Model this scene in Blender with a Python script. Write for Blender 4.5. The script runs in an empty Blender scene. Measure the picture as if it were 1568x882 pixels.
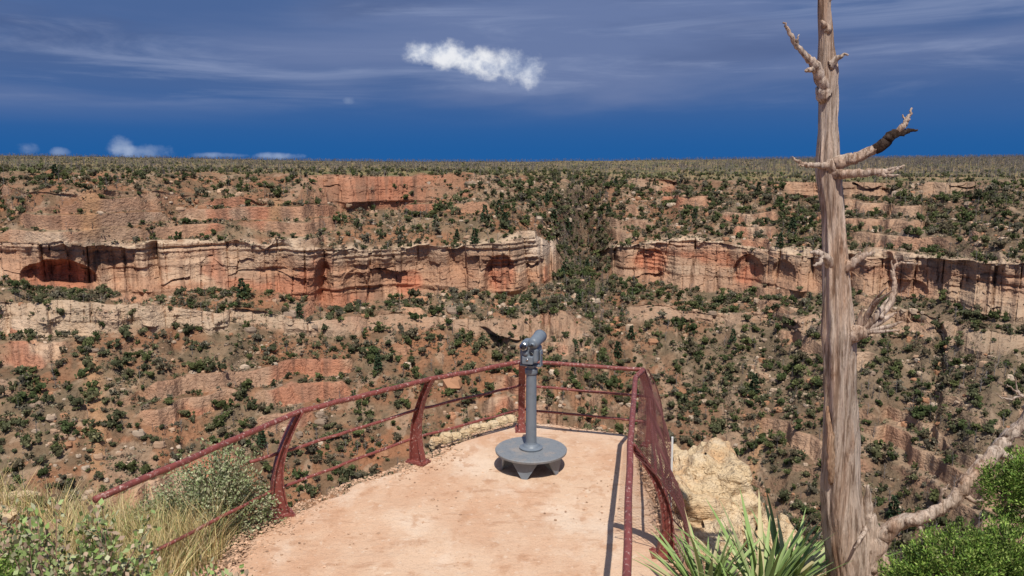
import bpy, math, numpy as np
from mathutils import Vector
rng=np.random.default_rng(7)
sc=bpy.context.scene
sc.view_settings.view_transform='Standard'
sc.view_settings.look='None'
sc.view_settings.exposure=0

# ------------------------------------------------------------------ helpers
def hsh(i,j,s):
    n=(i.astype(np.int64)*374761393+j.astype(np.int64)*668265263+s*974634777)&0xffffffff
    n=((n^(n>>13))*1274126177)&0xffffffff
    n=(n^(n>>16))&0xffffffff
    return n/4294967295.0
def vn(x,y,s=0):
    x=np.asarray(x,float);y=np.asarray(y,float);x,y=np.broadcast_arrays(x,y)
    xi=np.floor(x);yi=np.floor(y);fx=x-xi;fy=y-yi
    fx=fx*fx*(3-2*fx);fy=fy*fy*(3-2*fy)
    a=hsh(xi,yi,s);b=hsh(xi+1,yi,s);c=hsh(xi,yi+1,s);d=hsh(xi+1,yi+1,s)
    return (a*(1-fx)+b*fx)*(1-fy)+(c*(1-fx)+d*fx)*fy
def fbm(x,y,s=0,o=4):
    r=0;a=.5;t=0
    for k in range(o):
        r=r+a*vn(x*2**k+k*17.3,y*2**k+k*9.1,s+k);t+=a;a*=.5
    return r/t
def ss(a,b,x):
    t=np.clip((np.asarray(x,float)-a)/(b-a),0,1);return t*t*(3-2*t)

def fast_mesh(name,V,F,mat=None,col=None,smooth=False,parent=None,mats=None):
    V=np.asarray(V,np.float32);F=np.asarray(F,np.int32)
    me=bpy.data.meshes.new(name)
    me.vertices.add(len(V));me.vertices.foreach_set('co',V.ravel())
    k=F.shape[1]
    me.loops.add(F.size);me.loops.foreach_set('vertex_index',F.ravel())
    me.polygons.add(len(F))
    me.polygons.foreach_set('loop_start',np.arange(0,F.size,k,dtype=np.int32))
    try: me.polygons.foreach_set('loop_total',np.full(len(F),k,np.int32))
    except Exception: pass
    me.update(calc_edges=True)
    me.polygons.foreach_set('use_smooth',np.full(len(F),smooth,bool))
    if col is not None:
        ca=me.color_attributes.new('Col','FLOAT_COLOR','POINT')
        c=np.ones((len(V),4),np.float32);c[:,:3]=col
        ca.data.foreach_set('color',c.ravel())
    ob=bpy.data.objects.new(name,me);sc.collection.objects.link(ob)
    if mat: me.materials.append(mat)
    if parent: ob.parent=parent
    return ob
def empty(name,loc=(0,0,0)):
    e=bpy.data.objects.new(name,None);e.empty_display_size=.2;sc.collection.objects.link(e);return e

class MB:
    def __init__(s): s.V=[];s.F=[];s.n=0;s.C=[]
    def add(s,V,F,c=None):
        V=np.asarray(V,float);F=np.asarray(F,int)
        s.V.append(V);s.F.append(F+s.n);s.n+=len(V)
        s.C.append(np.tile(np.array(c if c is not None else (1,1,1),float),(len(V),1)) if np.ndim(c)<2 else np.asarray(c))
    def obj(s,name,mat,smooth=False,parent=None):
        return fast_mesh(name,np.vstack(s.V),np.vstack(s.F),mat,np.vstack(s.C),smooth,parent)
def smoothpath(P,R,n=6):
    P=np.asarray(P,float);R=np.asarray(R,float)
    m=len(P);out=[];ro=[]
    for i in range(m-1):
        p0=P[max(i-1,0)];p1=P[i];p2=P[i+1];p3=P[min(i+2,m-1)]
        for k in range(n):
            t=k/n
            out.append(.5*((2*p1)+(-p0+p2)*t+(2*p0-5*p1+4*p2-p3)*t*t+(-p0+3*p1-3*p2+p3)*t**3))
            ro.append(R[i]*(1-t)+R[i+1]*t)
    out.append(P[-1]);ro.append(R[-1])
    return np.array(out),np.array(ro)
def tube(mb,P,R,sides=8,c=None,groove=None,cap=True):
    P=np.asarray(P,float);n=len(P)
    R=np.broadcast_to(np.asarray(R,float),(n,))
    T=np.gradient(P,axis=0);T/=np.linalg.norm(T,axis=1)[:,None]+1e-9
    u=np.cross(T[0],[0,0,1.]);
    if np.linalg.norm(u)<.1:u=np.cross(T[0],[1.,0,0])
    u/=np.linalg.norm(u);V=[]
    ang=np.arange(sides)/sides*2*np.pi
    L=np.concatenate([[0],np.cumsum(np.linalg.norm(np.diff(P,axis=0),axis=1))])
    for i in range(n):
        u=u-T[i]*np.dot(u,T[i]);u/=np.linalg.norm(u)+1e-9;w=np.cross(T[i],u)
        r=np.full(sides,R[i])
        if groove is not None: r=r*groove(ang,L[i],i)
        V.append(P[i]+np.outer(np.cos(ang)*r,u)+np.outer(np.sin(ang)*r,w))
    V=np.vstack(V);F=[]
    a=np.arange(sides);b=(a+1)%sides
    for i in range(n-1):
        F.append(np.stack([i*sides+a,i*sides+b,(i+1)*sides+b,(i+1)*sides+a],1))
    if cap:
        V=np.vstack([V,P[0],P[-1]]);m=len(V)
        F.append(np.stack([b,a,np.full(sides,m-2),np.full(sides,m-2)],1)[:, [0,1,2,2]])
        F.append(np.stack([(n-1)*sides+a,(n-1)*sides+b,np.full(sides,m-1),np.full(sides,m-1)],1))
    mb.add(V,np.vstack(F),c)
def box(mb,c,size,rot=None,col=None,taper=1.0):
    s=np.array([[x,y,z] for z in(-.5,.5) for y in(-.5,.5) for x in(-.5,.5)],float)
    s[4:,:2]*=taper
    s=s*np.array(size)
    if rot is not None: s=s@np.array(rot).T
    mb.add(s+np.array(c),[[0,2,3,1],[4,5,7,6],[0,1,5,4],[2,6,7,3],[0,4,6,2],[1,3,7,5]],col)
def rotz(a): c,s=math.cos(a),math.sin(a);return np.array([[c,-s,0],[s,c,0],[0,0,1]])
def leaves(mb,P,D,L,W,C):
    n=len(P);D=D/(np.linalg.norm(D,axis=1)[:,None]+1e-9)
    r=rng.normal(size=(n,3));S=np.cross(D,r);S/=np.linalg.norm(S,axis=1)[:,None]+1e-9
    L=np.broadcast_to(L,(n,))[:,None];W=np.broadcast_to(W,(n,))[:,None]
    V=np.stack([P,P+D*L*.5+S*W,P+D*L,P+D*L*.5-S*W],1).reshape(-1,3)
    mb.add(V,np.arange(4*n).reshape(n,4),np.repeat(C,4,axis=0))

# ------------------------------------------------------------------ materials
def mat(name,base=(.5,.5,.5),rough=.9,attr=False,noises=(),bump=None,metal=0,spec=.3,coord='Object',det=5):
    m=bpy.data.materials.new(name);m.use_nodes=True;nt=m.node_tree;N=nt.nodes;Lk=nt.links
    b=N['Principled BSDF'];b.inputs['Roughness'].default_value=rough;b.inputs['Metallic'].default_value=metal
    b.inputs['Specular IOR Level'].default_value=spec
    tc=N.new('ShaderNodeTexCoord')
    if attr:
        a=N.new('ShaderNodeAttribute');a.attribute_name='Col';cur=a.outputs['Color']
    else:
        r=N.new('ShaderNodeRGB');r.outputs[0].default_value=(*base,1);cur=r.outputs[0]
    for (scl,colr,lo,hi,blend,fac) in noises:
        mp=N.new('ShaderNodeMapping');mp.inputs['Scale'].default_value=scl;Lk.new(tc.outputs[coord],mp.inputs[0])
        nz=N.new('ShaderNodeTexNoise');nz.inputs['Scale'].default_value=1;nz.inputs['Detail'].default_value=det;nz.inputs['Roughness'].default_value=.62
        Lk.new(mp.outputs[0],nz.inputs['Vector'])
        mr=N.new('ShaderNodeMapRange');mr.inputs[1].default_value=lo;mr.inputs[2].default_value=hi;mr.inputs[3].default_value=0;mr.inputs[4].default_value=fac
        Lk.new(nz.outputs['Fac'],mr.inputs[0])
        mx=N.new('ShaderNodeMixRGB');mx.blend_type=blend;mx.inputs[2].default_value=(*colr,1)
        Lk.new(mr.outputs[0],mx.inputs[0]);Lk.new(cur,mx.inputs[1]);cur=mx.outputs[0]
    Lk.new(cur,b.inputs['Base Color'])
    if bump:
        prev=None
        for (scl,dist) in bump:
            mp=N.new('ShaderNodeMapping');mp.inputs['Scale'].default_value=scl;Lk.new(tc.outputs[coord],mp.inputs[0])
            nz=N.new('ShaderNodeTexNoise');nz.inputs['Scale'].default_value=1;nz.inputs['Detail'].default_value=det;nz.inputs['Roughness'].default_value=.65
            Lk.new(mp.outputs[0],nz.inputs['Vector'])
            bp=N.new('ShaderNodeBump');bp.inputs['Distance'].default_value=dist;bp.inputs['Strength'].default_value=1
            Lk.new(nz.outputs['Fac'],bp.inputs['Height'])
            if prev: Lk.new(prev,bp.inputs['Normal'])
            prev=bp.outputs[0]
        Lk.new(prev,b.inputs['Normal'])
    return m
M_ter=mat('canyon_rock_and_soil',attr=True,rough=.95,spec=.05,det=3,
   noises=[((.9,.9,1.6),(.52,.47,.43),.5,.72,'MULTIPLY',.7),((.35,.35,.5),(1.35,1.28,1.2),.52,.75,'MULTIPLY',.6)],
   bump=[((.9,.9,1.3),.8)])
M_fol=mat('juniper_foliage',attr=True,rough=.9,spec=.05)
M_leaf=mat('leaf_and_grass',attr=True,rough=.6,spec=.25)
M_rock=mat('boulder_rock',attr=True,rough=.95,spec=.05)
M_plat=mat('dusty_concrete',base=(.67,.465,.32),rough=.92,spec=.12,
   noises=[((.8,.5,1),(.58,.34,.21),.44,.60,'MIX',.85),((1.3,.8,1.5),(.75,.59,.45),.52,.64,'MIX',.7),((5,3.4,1),(.50,.28,.165),.55,.65,'MIX',.65),((2.2,6,1),(.47,.265,.16),.58,.65,'MIX',.6),((11,11,3),(.77,.64,.50),.60,.68,'MIX',.45),((45,45,10),(.55,.46,.42),.55,.75,'MULTIPLY',.6),((130,130,20),(1.3,1.27,1.2),.6,.8,'MULTIPLY',.5)],
   bump=[((9,9,9),.02),((70,70,70),.008)])
M_soil=mat('red_gravel_soil',base=(.42,.24,.15),rough=.95,spec=.1,
   noises=[((1.5,1.5,1.5),(.50,.38,.26),.45,.62,'MIX',.8),((25,25,25),(.45,.4,.35),.5,.65,'MULTIPLY',.8)],
   bump=[((4,4,4),.08),((40,40,40),.02)])
M_cream=mat('cream_limestone',base=(.66,.50,.31),rough=.92,spec=.1,
   noises=[((1.5,1.5,4),(.58,.36,.19),.48,.64,'MIX',.8),((3,3,3),(.72,.58,.40),.50,.64,'MIX',.8),((9,9,14),(.58,.47,.37),.54,.68,'MULTIPLY',.65)],
   bump=[((2.5,2.5,6),.18),((14,14,22),.035)])
M_rail=mat('worn_red_paint',base=(.235,.062,.05),rough=.5,spec=.4,
   noises=[((14,14,14),(.13,.04,.035),.45,.65,'MIX',.8),((38,38,38),(.55,.38,.33),.57,.65,'MIX',.8)],bump=[((60,60,60),.002)])
M_grey=mat('grey_blue_painted_metal',base=(.17,.20,.235),rough=.45,spec=.5,
   noises=[((12,12,12),(.12,.145,.17),.45,.7,'MIX',.7),((50,50,50),(.30,.29,.27),.62,.72,'MIX',.5)])
M_plate=mat('worn_step_plate',base=(.21,.225,.24),rough=.55,spec=.4,
   noises=[((7,7,7),(.36,.30,.25),.5,.68,'MIX',.7),((45,45,45),(.12,.13,.15),.55,.65,'MIX',.6)],bump=[((60,60,60),.006)])
M_dark=mat('dark_lens_glass',base=(.02,.022,.028),rough=.12,spec=.6)
M_chrome=mat('bare_metal_trim',base=(.5,.52,.54),rough=.3,metal=1)
M_white=mat('white_paint',base=(.78,.78,.75),rough=.6,noises=[((9,9,9),(.6,.55,.5),.5,.7,'MIX',.6)])
M_wire=mat('rusty_wire',base=(.13,.045,.04),rough=.6)
M_wood=mat('weathered_wood',attr=True,rough=.85,spec=.12,
   noises=[((48,48,1.8),(.42,.36,.32),.47,.60,'MULTIPLY',.85),((7,7,.9),(.82,.60,.45),.45,.65,'MULTIPLY',.7),((26,26,1.2),(1.35,1.34,1.34),.50,.64,'MULTIPLY',.8),((14,14,5),(.50,.38,.30),.58,.70,'MULTIPLY',.75)],
   bump=[((50,50,2.0),.020),((12,12,1.5),.025)])

# ------------------------------------------------------------------ canyon terrain
CZ=3.4
cols=[
(-1.4,(.000,1500),(.010,600),(.030,270),(.055,265),(.115,235),(.165,228),(.195,206),(.22,203),150),
(-.66,(-.002,1500),(.010,650),(.021,300),(.038,294),(.104,262),(.158,254),(.181,232),(.208,228),164),
(-.51,(.000,1500),(.012,650),(.020,310),(.036,304),(.107,270),(.160,262),(.184,240),(.209,236),168),
(-.40,(.002,1500),(.013,680),(.019,325),(.044,318),(.106,282),(.166,274),(.190,250),(.212,246),177),
(-.24,(.005,1500),(.014,700),(.022,335),(.058,327),(.109,292),(.180,283),(.202,262),(.215,259),186),
(-.15,(.006,1500),(.014,700),(.023,345),(.058,337),(.112,298),(.178,289),(.203,268),(.214,265),191),
(-.07,(.006,1500),(.015,750),(.022,360),(.052,352),(.110,302),(.170,294),(.203,267),(.220,263),190),
(-.04,(.006,1500),(.015,750),(.021,372),(.038,364),(.108,303),(.168,295),(.203,266),(.222,262),190),
(.035,(.006,1500),(.015,800),(.023,405),(.036,398),(.100,314),(.164,306),(.198,262),(.234,257),190),
(.055,(.005,1500),(.015,850),(.024,420),(.034,410),(.104,340),(.150,328),(.190,275),(.228,268),191),
(.075,(.005,1500),(.015,880),(.024,435),(.034,425),(.107,375),(.138,352),(.182,300),(.214,288),196),
(.093,(.005,1500),(.015,900),(.025,445),(.034,435),(.110,392),(.137,368),(.178,318),(.202,304),202),
(.110,(.005,1500),(.015,850),(.026,440),(.036,430),(.108,372),(.142,358),(.182,312),(.198,303),204),
(.130,(.005,1500),(.016,830),(.026,435),(.038,426),(.106,350),(.152,341),(.184,307),(.197,302),206),
(.16,(.004,1500),(.016,800),(.027,430),(.038,424),(.106,343),(.157,335),(.185,305),(.196,301),206),
(.28,(.003,1500),(.017,700),(.029,390),(.042,383),(.114,318),(.170,309),(.200,286),(.211,282),200),
(.40,(.002,1500),(.018,650),(.030,370),(.046,362),(.128,288),(.174,280),(.200,262),(.215,258),186),
(.52,(.001,1500),(.018,600),(.030,350),(.048,342),(.131,263),(.186,255),(.206,244),(.228,240),175),
(.62,(.000,1500),(.018,600),(.030,330),(.050,322),(.134,233),(.212,225),(.226,217),(.246,213),160),
(1.4,(.000,1500),(.018,560),(.032,300),(.06,292),(.14,210),(.215,203),(.23,195),(.25,191),145)]
nc=1220
A=np.linspace(-.90,.90,nc)
ca=np.array([c[0] for c in cols])
lv=[]
wob=[0,0,.0015,.008,.007,.012,.006,.006]
for k in range(1,9):
    t=np.interp(A,ca,[c[k][0] for c in cols]);y=np.interp(A,ca,[c[k][1] for c in cols])
    t=t+(fbm(A*9,0*A+k*3,700+k,4)-.5)*wob[k-1]*2
    lv.append([y,-t*y])
up_strong=np.exp(-((A+.15)/.085)**2)
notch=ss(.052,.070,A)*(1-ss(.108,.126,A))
leftledge=ss(-.18,-.28,A)
n3=ss(.30,.50,fbm(A*16,0*A,31,3))*(1-up_strong); lv[3][0]=lv[3][0]-20*n3
n7=ss(.40,.58,fbm(A*18,0*A+5,37,3))*(1-leftledge*.7); lv[7][0]=lv[7][0]-9*n7
yb=np.interp(A,ca,[c[9] for c in cols]);lv.append([yb,-.5*yb])
yb2=yb-28;lv.append([yb2,lv[8][1]-7])
lv.append([yb2-22,lv[9][1]+4]);lv.append([np.full(nc,70.),np.full(nc,-78.)]);lv.append([np.full(nc,26.),np.full(nc,-42.)]);lv.append([np.full(nc,12.5),np.full(nc,-17.)]);lv.append([np.full(nc,4.),np.full(nc,-7.)])
lv.insert(0,[np.full(nc,9000.),np.interp(A,ca,[-c[1][0]*9000-25 for c in cols])])
cnt=[4,22,50,70,90,150,50,46,220,14,8,12,8,6,4]
Y=[];Z=[];CW=[];LV=[];NT=[]
for i in range(len(lv)-1):
    k=cnt[i];
    for j in range(k):
        t=j/k
        if i==1: t=t**.8
        yt=t
        if i==5: yt=(.15*t+.85*t**3)*(1-notch)+t*notch
        Y.append(lv[i][0]*(1-yt)+lv[i+1][0]*yt);Z.append(lv[i][1]*(1-t)+lv[i+1][1]*t)
        LV.append(i+t)
        CW.append({3:.85,5:1,7:.7}.get(i,0)+0*A)
Y.append(lv[-1][0]);Z.append(lv[-1][1]);LV.append(len(lv)-1);CW.append(0*A)
Y=np.array(Y);Z=np.array(Z)+CZ;LV1=np.array(LV);LV=LV1[:,None]*np.ones((1,nc));CW=np.array(CW)
CW=sum(np.roll(CW,s_,0) for s_ in(-2,-1,0,1,2))/5
NT=notch[None,:]*np.ones_like(Y)
CW=CW*np.where((LV>=3)&(LV<4),1-.9*n3[None,:],1)*(1-.95*NT)
drift=np.interp(LV1,[0,2.5,3.5,5,6,7,8.2,9.2,10.5,12],[0,.0,.015,0,.004,.016,.045,.075,.05,0])
for r_ in range(len(Y)):
    l_=LV1[r_]
    wl=.030*(fbm(A*8,0*A+l_*1.1,720,3)-.5)*float(ss(2.2,3.2,l_))*float(1-ss(10,11.5,l_))
    q_=A-drift[r_]*np.exp(-((A-.10)/.16)**2)+wl
    Y[r_]=np.interp(q_,A,Y[r_]);Z[r_]=np.interp(q_,A,Z[r_]);CW[r_]=np.interp(q_,A,CW[r_]);NT[r_]=np.interp(q_,A,NT[r_])
X=A[None,:]*Y
S=np.concatenate([[0],np.cumsum(np.hypot(np.diff(A*lv[5][0]),np.diff(lv[5][0])))])[None,:]+0*X
act=ss(1.5,3,LV)*(1-ss(12,13.5,LV))
Y=Y+act*(fbm(X/38,Z/90,3,3)-.5)*26*ss(2.5,4,LV)
Y=Y+act*(abs(fbm(S/13,Z/60,5,3)-.5)*-22+2.4)*(.3+.7*CW)
def blocks(w,h,sd,amp):
    j=S/w+(fbm(S/(w*2),Z/(h*2),sd,2)-.5)*1.1
    c=np.floor(j);f=j-c
    zz_=Z/h+hsh(c,0*j,sd+1)*3+(fbm(S/w,Z/h,sd+4,2)-.5)*.5
    b=hsh(c,np.floor(zz_),sd+2)
    cr=ss(.44,.5,abs(f-.5))*(hsh(c+np.floor(f+.5),0*j,sd+3)>.45)
    return -amp*(b-.5)+cr*amp*.45
Y=Y+CW*blocks(12,26,12,3.6)+CW*blocks(4.6,8,22,1.7)+CW*blocks(1.7,2.0,32,.7)
zw=Z+(fbm(S/60,Z/30,21,2)-.5)*4
bed=vn(zw/3.4,0*zw+3.3,50);bsel=ss(.38,.62,fbm(S/26,Z/12,55,3))
topw=ss(5.35,5.0,LV)*(LV>=5)
Y=Y-CW*(ss(.35,.65,bed)-.5)*2.2*(.35+.65*bsel)-CW*(vn(zw/.9,S/30,51)-.5)*(1.2*bsel+1.2*topw)
fr5=np.clip(LV-5,0,1)*((LV>=5)&(LV<6))
for a0,aw,f0,fh,dp in [(-.575,.050,.92,.50,9),(-.20,.016,.75,.35,3),(-.24,.012,.7,.5,3),(-.015,.02,.75,.5,4),(.175,.02,.6,.45,3.5),(.30,.02,.7,.5,4.5),(.345,.015,.6,.4,3),(.5,.03,.9,.35,4)]:
    m_=1-((A[None,:]-a0)/aw)**2-((fr5-f0)/fh)**2
    Y=Y+dp*np.sqrt(np.clip(m_,0,1))*((LV>=5)&(LV<5.97))
sl=act*(1-CW)*ss(2.6,3.2,LV)
gul=abs(fbm(X/20+(fbm(Y/30,X/60,61,2)-.5)*1.5,Y/80,60,3)-.5)
Z=Z+sl*(gul*10-2.2)
Z=Z+sl*(fbm(X/6,Y/6,63,4)-.5)*3.2
zz=Z+(fbm(X/16,Y/16,74,2)-.5)*4
q=zz/5.0;fq=q-np.floor(q)
ow=ss(.54,.63,fbm(X/20,zz/8,72,3))*sl*ss(3.9,4.1,LV+0)*(1-ss(9.2,9.8,LV))*(1-.5*NT)
Z=Z+ow*5.0*(ss(.30,.62,fq)-fq)*.9
plat=(1-ss(2.8,3.0,LV))*ss(1.0,1.6,LV)
Z=Z+plat*(fbm(X/40,Y/60,80,3)-.5)*2.2
X=A[None,:]*Y
dY=np.gradient(Y,axis=0);dZ=np.gradient(Z,axis=0)
steep=np.clip(abs(dZ)/(abs(dY)+1e-3),0,6)
stp=ss(.9,2.2,steep)*act
c_soil=np.array([.255,.132,.075]);c_soil2=np.array([.245,.168,.105]);c_grey=np.array([.185,.138,.095])
c_cliff=np.array([.48,.285,.18]);c_red=np.array([.43,.165,.095]);c_cream=np.array([.58,.44,.31]);c_varn=np.array([.16,.092,.065]);c_plain=np.array([.27,.205,.10])
def mix(a,b,f): return a+(b-a)*f[...,None]
C=mix(c_soil+0*X[...,None],c_soil2,ss(.38,.62,fbm(X/22,Y/22+Z/10,90,4)))
C=mix(C,np.array([.32,.15,.08]),ss(.56,.70,fbm(X/30+9,Z/14,91,3))*.7)
C=mix(C,c_grey,ss(-.05,.5,A)[None,:]*.65*np.ones_like(X))
C=mix(C,np.array([.125,.10,.065]),ss(.45,.61,fbm(X/5,Y/5,92,3))*.6)
C=mix(C,np.array([.40,.29,.20]),ss(.60,.68,fbm(X/4,Z/3,93,3))*.5)
rk=mix(c_cliff+0*X[...,None],c_cream,ss(.5,.75,vn(zw/4.3,S/60,95))*.5)
rk=mix(rk,np.array([.43,.23,.14]),ss(.40,.6,fbm(S/9,Z/7,94,4))*.7)
rk=mix(rk,np.array([.36,.25,.175]),ss(.5,.62,fbm(S/15+4,Z/9,104,4))*.5)
rk=mix(rk,c_red,ss(.58,.67,fbm(S/20,Z/16,96,3))*.65)
rk=mix(rk,c_red*.95,((LV<4.2)&(LV>2.9))*up_strong[None,:]*.9)
for a0,aw,f0,fh in [(-.015,.022,.65,.42),(.175,.024,.5,.4),(.30,.02,.75,.3),(-.13,.02,.8,.3),(-.575,.05,.9,.5)]:
    rk=mix(rk,np.array([.52,.20,.115]),np.clip(1.6*(1-((A[None,:]-a0)/aw)**2-((fr5-f0)/fh)**2),0,1)*((LV>=5)&(LV<6))*.8)
rk=mix(rk,np.array([.40,.29,.20]),ss(.25,.6,A)[None,:]*.6*np.ones_like(X))
rk=mix(rk,c_varn,ss(.58,.70,fbm(S/2.2,Z/18,97,3))*.55)
rk=mix(rk,np.array([.28,.17,.115]),ss(.62,.8,vn(zw/1.3,S/12,98))*.4)
rk=mix(rk,c_cream*1.05,((LV>=7)&(LV<8.05))*(.25+.6*leftledge[None,:]))
rk=mix(rk,c_cream,topw*.6)
rk=mix(rk,np.array([.60,.47,.36]),ss(.015,.028,A)[None,:]*(1-ss(.05,.062,A))[None,:]*ss(4.8,5,LV)*ss(5.6,5.3,LV)*.8)
rockm=np.clip(np.maximum(CW*.97,np.maximum(stp*.7*(1-.8*NT),ow*ss(.25,.35,fq)*(1-ss(.6,.7,fq)))),0,1)
C=mix(C,rk,rockm)
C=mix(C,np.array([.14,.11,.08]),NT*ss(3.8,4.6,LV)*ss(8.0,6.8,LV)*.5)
lip=ss(4.80,5.0,LV)*(1-ss(5,5.02,LV))*ss(.36,.50,fbm(X/9,Y/9,99,3))*(1-NT)
C=mix(C,c_cream*1.05,lip*.85)
for a0,f0,aw,l0,l1 in [(-.55,0,.018,7.9,9.0),(-.53,0,.02,3.6,4.9),(.315,0,.012,8.4,9.2),(-.30,0,.012,3.8,4.6)]:
    m_=ss(1,.2,abs(A[None,:]-a0-(fbm(LV*3,0*LV,105,2)-.5)*.02)/aw)*ss(l0,l0+.3,LV)*ss(l1,l1-.3,LV)
    C=mix(C,np.array([.42,.24,.13]),m_*.8)
pl=(1-ss(2.85,3.0,LV))
C=mix(C,mix(c_plain+0*X[...,None],np.array([.15,.15,.07]),ss(.42,.6,fbm(X/14,Y/30,100,4))),pl)
C=mix(C,np.array([.36,.24,.15]),pl*ss(.58,.66,fbm(X/30,Y/30,101,3))*.6)
nr=len(Y)
idx=np.arange(nr*nc).reshape(nr,nc)
F=np.stack([idx[1:,:-1],idx[1:,1:],idx[:-1,1:],idx[:-1,:-1]],-1).reshape(-1,4)
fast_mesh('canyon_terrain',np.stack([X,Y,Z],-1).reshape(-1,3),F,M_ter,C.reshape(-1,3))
# ------------------------------------------------------------------ scatter on terrain
P3=np.stack([X,Y,Z],-1)
area=np.linalg.norm(np.cross(P3[1:,:-1]-P3[:-1,:-1],P3[:-1,1:]-P3[:-1,:-1]),axis=-1)
mid=lambda q:(q[1:,:-1]+q[:-1,1:])*.5
lvm=mid(LV);rkm=mid(rockm);Xm=mid(X);Ym=mid(Y);Am=Xm/Ym;ntm=mid(NT)
def scatter(dens,seed):
    r=np.random.default_rng(seed);w=(dens*area).ravel();n=int(w.sum());cs=np.cumsum(w);cs/=cs[-1]
    k=np.searchsorted(cs,r.random(n));i,j=np.unravel_index(k,area.shape)
    a=r.random(n)[:,None];b=r.random(n)[:,None]
    p=(P3[i,j]*(1-a)*(1-b)+P3[i+1,j]*a*(1-b)+P3[i,j+1]*(1-a)*b+P3[i+1,j+1]*a*b)
    return p,lvm[i,j],r
onslope=((lvm>3.05)&(lvm<10)&(Ym>110))*(1-np.clip(rkm*1.2,0,1))*(abs(Am)<.74)
clump=.5+.8*ss(.40,.6,fbm(Xm/12,Ym/12,110,3))
densj=onslope*.092*clump
densj=densj*(1+.2*ss(.1,.4,Am))*(1-.2*(lvm<6)*(Am<0))
densj*=1+.25*ntm*((lvm>4.3)&(lvm<9))*(Ym<400)
plain=((lvm>1.0)&(lvm<=3.05)&(abs(Am)<.75))
densj=densj+plain*.006*ss(.40,.6,fbm(Xm/30,Ym/60,111,3))+((lvm>2.6)&(lvm<3.05)&(abs(Am)<.74))*.016
def proto(seed,nl=44,size=.38,flat=1.0,core=True):
    r=np.random.default_rng(seed);mb=MB()
    k=r.integers(3,6);cen=np.stack([r.normal(0,.36,k),r.normal(0,.36,k),r.uniform(.4,1.35,k)*flat],1);rad=r.uniform(.38,.62,k)
    if core:
      for c,ra in zip(cen,rad):
        th=np.linspace(0,2*np.pi,6,endpoint=False);ph=np.linspace(.2,np.pi-.2,4)
        V=np.array([[math.sin(p)*math.cos(t),math.sin(p)*math.sin(t),math.cos(p)] for p in ph for t in th])
        V=V*(ra*.8*r.uniform(.7,1.15,(len(V),1)))+c
        F=[[i*6+j,(i+1)*6+j,(i+1)*6+(j+1)%6,i*6+(j+1)%6] for i in range(3) for j in range(6)]
        mb.add(V,F,np.tile([[.68,.68,.64]],(len(V),1)))
    w=r.integers(0,k,nl);d=r.normal(size=(nl,3));d/=np.linalg.norm(d,axis=1)[:,None];d[:,2]=abs(d[:,2])*.9-.15
    P=cen[w]+d*rad[w][:,None]*r.uniform(.6,1.0,(nl,1))
    n=nl;D=d+r.normal(0,.5,(n,3));D/=np.linalg.norm(D,axis=1)[:,None];S_=np.cross(D,r.normal(size=(n,3)));S_/=np.linalg.norm(S_,axis=1)[:,None]
    L=r.uniform(.6,1.2,(n,1))*size
    V=np.stack([P,P+D*L*.5+S_*L*.4,P+D*L,P+D*L*.5-S_*L*.4],1).reshape(-1,3)
    mb.add(V,np.arange(4*n).reshape(n,4),np.repeat(r.uniform(.8,1.7,(n,1))*np.ones((1,3)),4,axis=0))
    if core: tube(mb,[[0,0,-.3],[.03,0,.5]],[.09,.06],4,(1.3,.9,.6),cap=False)
    return np.vstack(mb.V),np.vstack(mb.F),np.vstack(mb.C)
def instance(name,protos,pos,scl,colr,m,r):
    Vs=[];Fs=[];Cs=[];n0=0
    pk=r.integers(0,len(protos),len(pos));an=r.uniform(0,6.28,len(pos))
    for k,(pv,pf,pc) in enumerate(protos):
        s=np.where(pk==k)[0]
        if not len(s): continue
        c,sn=np.cos(an[s])[:,None],np.sin(an[s])[:,None]
        x=pv[None,:,0]*scl[s,0:1];y=pv[None,:,1]*scl[s,0:1];z=pv[None,:,2]*scl[s,1:2]
        V=np.stack([x*c-y*sn,x*sn+y*c,z],-1)+pos[s][:,None,:]
        Vs.append(V.reshape(-1,3));Fs.append((pf[None]+(np.arange(len(s))*len(pv))[:,None,None]+n0).reshape(-1,pf.shape[1]));n0+=len(s)*len(pv)
        Cs.append((pc[None]*colr[s][:,None,:]).reshape(-1,3))
    return fast_mesh(name,np.vstack(Vs),np.vstack(Fs),m,np.vstack(Cs))
pos,l,r=scatter(densj,5)
n=len(pos);s=np.clip(r.lognormal(.06,.38,n),.45,2.2)*np.where(l<3.05,.75,1)
pal=np.array([[.082,.095,.038],[.066,.085,.035],[.105,.115,.048],[.078,.083,.045],[.125,.122,.064],[.10,.105,.056],[.14,.125,.09],[.12,.10,.065]])
instance('juniper_woodland',[proto(i) for i in range(8)],pos,np.stack([s,s*r.uniform(.8,1.2,n)],1),pal[r.integers(0,8,n)]*r.uniform(.75,1.25,(n,1)),M_fol,r)
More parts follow.
